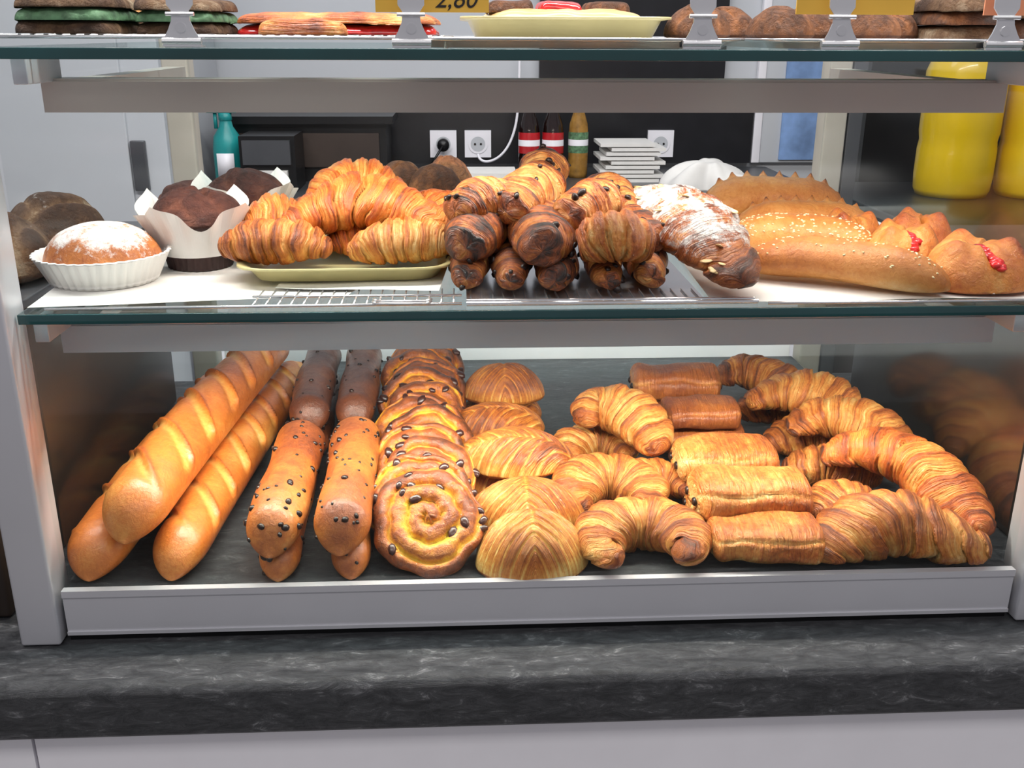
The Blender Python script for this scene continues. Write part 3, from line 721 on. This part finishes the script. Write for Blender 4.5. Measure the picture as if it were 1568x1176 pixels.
def tray(name,x0,x1,y0,y1,z,h,mat='cream',rot=0,fl=.012):
    mb=MB(); n=64; th=np.linspace(0,2*pi,n,endpoint=False); cx=(x0+x1)/2; cy=(y0+y1)/2; hx=(x1-x0)/2; hy=(y1-y0)/2; V=[];F=[]
    def ring(k,zz):
        p=8; R=((np.abs(np.cos(th))/(hx+k))**p+(np.abs(np.sin(th))/(hy+k))**p)**(-1/p)
        return list(np.stack([R*np.cos(th),R*np.sin(th),np.full(n,zz)],1))
    prof=[(-fl,0),(-fl*.3,h*.9),(fl*.3,h),(fl*.3,h-.002),(-fl*.35,h-.003),(-fl*1.1,.0025)]
    for k,zz in prof: V+=ring(k,zz)
    for i in range(len(prof)-1):
        for j in range(n): F.append((i*n+j,i*n+(j+1)%n,(i+1)*n+(j+1)%n,(i+1)*n+j))
    F.append(tuple(range(n))[::-1]); F.append(tuple(range((len(prof)-1)*n,len(prof)*n)))
    mb.add(V,F); return mb.obj(name,[mat],M4=Matrix.Translation((cx,cy,z))@Matrix.Rotation(rot,4,'Z'))
tray('cream_tray',-.203,-.010,.066,.29,1.2375,.015,rot=.02)
croissant([(-.222,.106,.030),(-.185,.106,.034),(-.150,.108,.034),(-.120,.111,.026)],.029,90,z0=ZM,t0=.05)
croissant([(-.105,.106,.024),(-.075,.108,.032),(-.035,.111,.034),(-.002,.106,.032)],.028,91,z0=ZM,t0=-.12)
croissant([(-.212,.155,.040),(-.18,.160,.044),(-.14,.165,.040)],.031,92,z0=ZM,mat='croissant_lt')
croissant([(-.172,.135,.042),(-.135,.150,.053),(-.095,.155,.061),(-.050,.140,.054),(-.012,.120,.044)],.035,93,z0=ZM,mat='croissant_lt')
croissant([(-.150,.180,.056),(-.12,.195,.070),(-.085,.195,.070),(-.050,.185,.058)],.033,94,z0=ZM,mat='croissant_lt',t0=.02)
croissant([(-.055,.20,.04),(-.025,.195,.046),(.005,.175,.038)],.030,95,z0=ZM,mat='croissant_lt',t0=-.02)
croissant([(-.19,.23,.035),(-.10,.24,.040),(-.02,.23,.035)],.034,96,z0=ZM)
croissant([(-.13,.145,.026),(-.10,.149,.030),(-.07,.149,.026)],.022,97,z0=ZM,mat='croissant_lt',t0=.1)
for x,y,r,s in ((-.075,.46,.036,97),(-.03,.43,.038,98),(-.015,.52,.036,99)):
    loaf(x,y,.012,r,r,.054,s,mat='choux',name='dark_choux_bun',lump=.004,crack=.005)
tw=[([(.004,.036,.016),(.008,.10,.017),(.010,.20,.017)],.019,.16,6),([(.042,.028,.015),(.046,.10,.017),(.048,.19,.017)],.017,.22,5),([(.080,.024,.016),(.088,.10,.017),(.093,.19,.017)],.019,.20,6),
 ([(.126,.028,.015),(.131,.10,.017),(.135,.20,.017)],.017,.04,5),([(.166,.034,.017),(.171,.10,.017),(.175,.2,.018)],.019,.04,6),
 ([(.004,.042,.042),(.014,.10,.045),(.024,.18,.044)],.027,.12,6),([(.070,.026,.042),(.074,.10,.045),(.070,.19,.044)],.029,.12,6),([(.172,.070,.040),(.160,.13,.044),(.145,.20,.046)],.024,-.06,6),([(.112,.09,.046),(.112,.16,.047),(.112,.23,.048)],.023,.06,5),
 ([(-.004,.080,.066),(.020,.105,.072),(.052,.125,.070)],.023,.04,6),([(.040,.085,.066),(.064,.14,.073),(.090,.21,.073)],.026,-.08,7),([(.078,.20,.070),(.088,.26,.078),(.096,.32,.078)],.025,-.04,6),([(.096,.075,.064),(.120,.11,.068),(.142,.16,.066)],.024,.02,6),
 ([(.150,.12,.058),(.148,.18,.064),(.14,.24,.062)],.023,-.05,6)]
for i,(p,r,t0,sg) in enumerate(tw): croissant(p,r,110+i,z0=ZM,name='chocolate_twist',mat='twist',t0=t0-.02,seg=sg,taper=.62,chips=14,flat=.92,dn=.20,endd=.05)
croissant([(.104,.050,.040),(.135,.044,.050),(.165,.052,.040)],.030,130,z0=ZM,name='chocolate_twist',mat='pac',t0=-.02,seg=6,taper=.5)
croissant([(.174,.240,.042),(.194,.175,.053),(.214,.105,.048),(.230,.046,.031),(.240,.004,.017)],.045,131,z0=ZM,name='almond_croissant',flat=.62,sugar=True,t0=.18,seg=7)
roll([(.285,.360,.028),(.36,.375,.030),(.455,.35,.028)],.034,140,spikes=10,name='spiked_brioche_roll',t0=.05,rot=.25)
roll([(.30,.270,.020),(.37,.275,.022),(.455,.255,.020)],.028,141,spikes=10,name='spiked_brioche_roll',t0=.05,rot=.25)
roll([(.266,.186,.021),(.33,.186,.024),(.415,.151,.021)],.0255,142,seeds=220,name='sesame_roll',t0=.05,sug=-.25)
roll([(.264,.104,.019),(.335,.078,.021),(.424,.014,.018)],.0248,143,seeds=80,name='sesame_roll',t0=.12)
pouch(.466,.062,.005,.048,.038,150)
pouch(.430,.138,.005,.037,.037,151,rz=2.4); pouch(.470,.195,.005,.036,.038,152,rz=.5,jam=False); pouch(.405,.210,.005,.033,.036,153,rz=.2,jam=False)

# ============================================================ UPPER SHELF
mb=MB()
for i in range(34): x=-.36+i*.0105; rod(mb,(x,.03,1.4465),(x,.42,1.4465),.0010,6)
for y in (.03,.13,.23,.33,.42): rod(mb,(-.363,y,1.4455),(-.005,y,1.4455),.0014)
for x in(-.36,-.01): rod(mb,(x,.03,1.438),(x,.03,1.446),.002)
mb.obj('wire_cooling_rack',['chrome'])
tray('metal_baking_tray',-.05,.235,.012,.40,1.4385,.008,'chrome'); tray('metal_baking_tray',.245,.51,.012,.40,1.4385,.008,'chrome')
tray('cream_tray',.005,.175,.045,.25,1.4425,.020,'cream')
def slab(x,y,z,w,d,h,seed,mats,name):
    mb=MB(); k=len(mats)
    for i in range(k):
        R=lambda th:(((np.abs(np.cos(th))/(w/2))**6+(np.abs(np.sin(th))/(d/2))**6)**(-1/6))*(1+.03*np.sin(5*th+i+seed)+.015*np.sin(17*th+i))
        z0=z+h*i/k
        dome_grid(mb,R,lambda X,Y,r,th:z0+h/k*np.clip(1-r**10,0,1)**.5+.0016*fb(np.stack([X,Y,0*X],-1),seed+i,90),lambda X,Y,r,th:z0+0*X,lambda X,Y,r,th:.45+.3*fb(np.stack([X,Y,0*X],-1),seed+i,90),nr=30,nt=90,mi=i)
    return mb.obj(name,mats,M4=Matrix.Translation((x,y,0)))
slab(.09,.14,1.4455,.135,.15,.022,11,['croissant','custard'],'custard_flan')
for i in range(3): slab(.045+.045*i,.12+.02*i,1.466,.04,.06,.010,20+i,['jam' if i==1 else 'choux'],'fruit_topping')
slab(-.315,.10,1.4478,.08,.11,.030,1,['rustic','greenp','rustic'],'pistachio_slice')
slab(-.235,.13,1.4478,.07,.11,.028,2,['rustic','greenp','rustic'],'pistachio_slice')
slab(-.335,.24,1.4478,.08,.10,.035,3,['rustic','croissant'],'flaky_slice')
slab(-.11,.20,1.4478,.18,.16,.018,4,['jam','croissant_lt'],'fruit_tart')
slab(-.13,.085,1.4478,.07,.05,.012,5,['croissant_lt'],'flaky_slice')
for i,(x,y) in enumerate(((.205,.09),(.245,.15),(.275,.085),(.315,.14),(.35,.085),(.39,.14))):
    loaf(x,y,.008,.028,.032,.024,170+i,z0=1.441,mat='choux',name='chocolate_cookie',lump=.003,crack=.005)
slab(.44,.12,1.4465,.06,.10,.034,7,['rustic','choux','rustic'],'chocolate_slice')
slab(.49,.15,1.4465,.035,.10,.034,8,['choux','rustic'],'chocolate_slice')
def tag(x,y,w,mat,text=None,z=1.4405):
    p=empty('price_tag')
    mb=MB(); bx(mb,x-w/2,x+w/2,y-.0008,y+.0008,z+.024,z+.075); mb.obj('card',[mat],parent=p,smooth=False)
    if text:
        cu=bpy.data.curves.new('text','FONT'); cu.body=text; cu.size=.019; cu.extrude=.0002; cu.materials.append(M['ink']); cu.align_x='CENTER'; cu.shear=.3
        o=bpy.data.objects.new('text',cu); COL.objects.link(o); o.location=(x+.018,y-.0012,z+.0275); o.rotation_euler=(pi/2,0,0); o.parent=p
    return p
def clip(x,y,w=.030,z=1.4385):
    mb=MB()
    V=[];F=[]
    prof=[(-.5,.0),(-.46,.006),(-.34,.012),(-.24,.019),(-.22,.026),(-.34,.031),(-.34,.046)]
    for (k,h) in prof:
        for yy in(-.0015,.0): V.append((k*w,yy-.006*(1-h/.046),h)); V.append((-k*w,yy-.006*(1-h/.046),h))
    for i in range(len(prof)-1):
        a=i*4; b=a+4
        F+=[(a,a+1,b+1,b),(a+2,b+2,b+3,a+3),(a,b,b+2,a+2),(a+1,a+3,b+3,b+1)]
    mb.add(V,F); rod(mb,(-.5*w,-.006,.004),(.5*w,-.006,.004),.0028,10); rod(mb,(-.36*w,-.005,.024),(.36*w,-.005,.024),.0016,10); rod(mb,(0,-.007,.014),(0,-.002,.014),.004,10); bx(mb,-.45*w,.45*w,-.006,.012,-.0005,.001)
    mb.obj('tag_clip',['chrome'],M4=Matrix.Translation((x,y,z)),smooth=False)
tag(-.02,.022,.088,'tag','2,80'); clip(-.036,.012)
tag(.315,.022,.095,'tag'); clip(.19,.012); clip(.300,.012)
tag(.45,.022,.06,'tagp'); clip(.432,.012); clip(-.215,.03)

# ============================================================ LIGHTS
def area(name,loc,rot,sx,sy,e,c=(1,.97,.93)):
    l=bpy.data.lights.new(name,'AREA'); l.shape='RECTANGLE'; l.size=sx; l.size_y=sy; l.energy=e; l.color=c
    o=bpy.data.objects.new(name,l); COL.objects.link(o); o.location=loc; o.rotation_euler=rot; return o
area('overhead_led_light',(.1,.08,2.45),(0,0,0),2.4,.05,46,(1,.98,.95))
area('ceiling_light_customer',(.1,-1.2,2.66),(math.radians(-25),0,0),2.5,.8,30,(1,.97,.94))
area('ceiling_light_staff',(.1,1.3,2.66),(math.radians(20),0,0),2.6,.6,30,(.95,.97,1))
area('shelf_led_light_lower',(.077,.086,1.190),(math.radians(6),0,0),.82,.010,4.2,(1,.93,.80))
area('shelf_led_light_upper',(.077,.086,1.400),(math.radians(12),0,0),.78,.010,1.7,(1,.94,.86))
w=bpy.data.worlds.new('world'); scn.world=w; w.use_nodes=True
w.node_tree.nodes['Background'].inputs[0].default_value=(.84,.82,.88,1); w.node_tree.nodes['Background'].inputs[1].default_value=.36
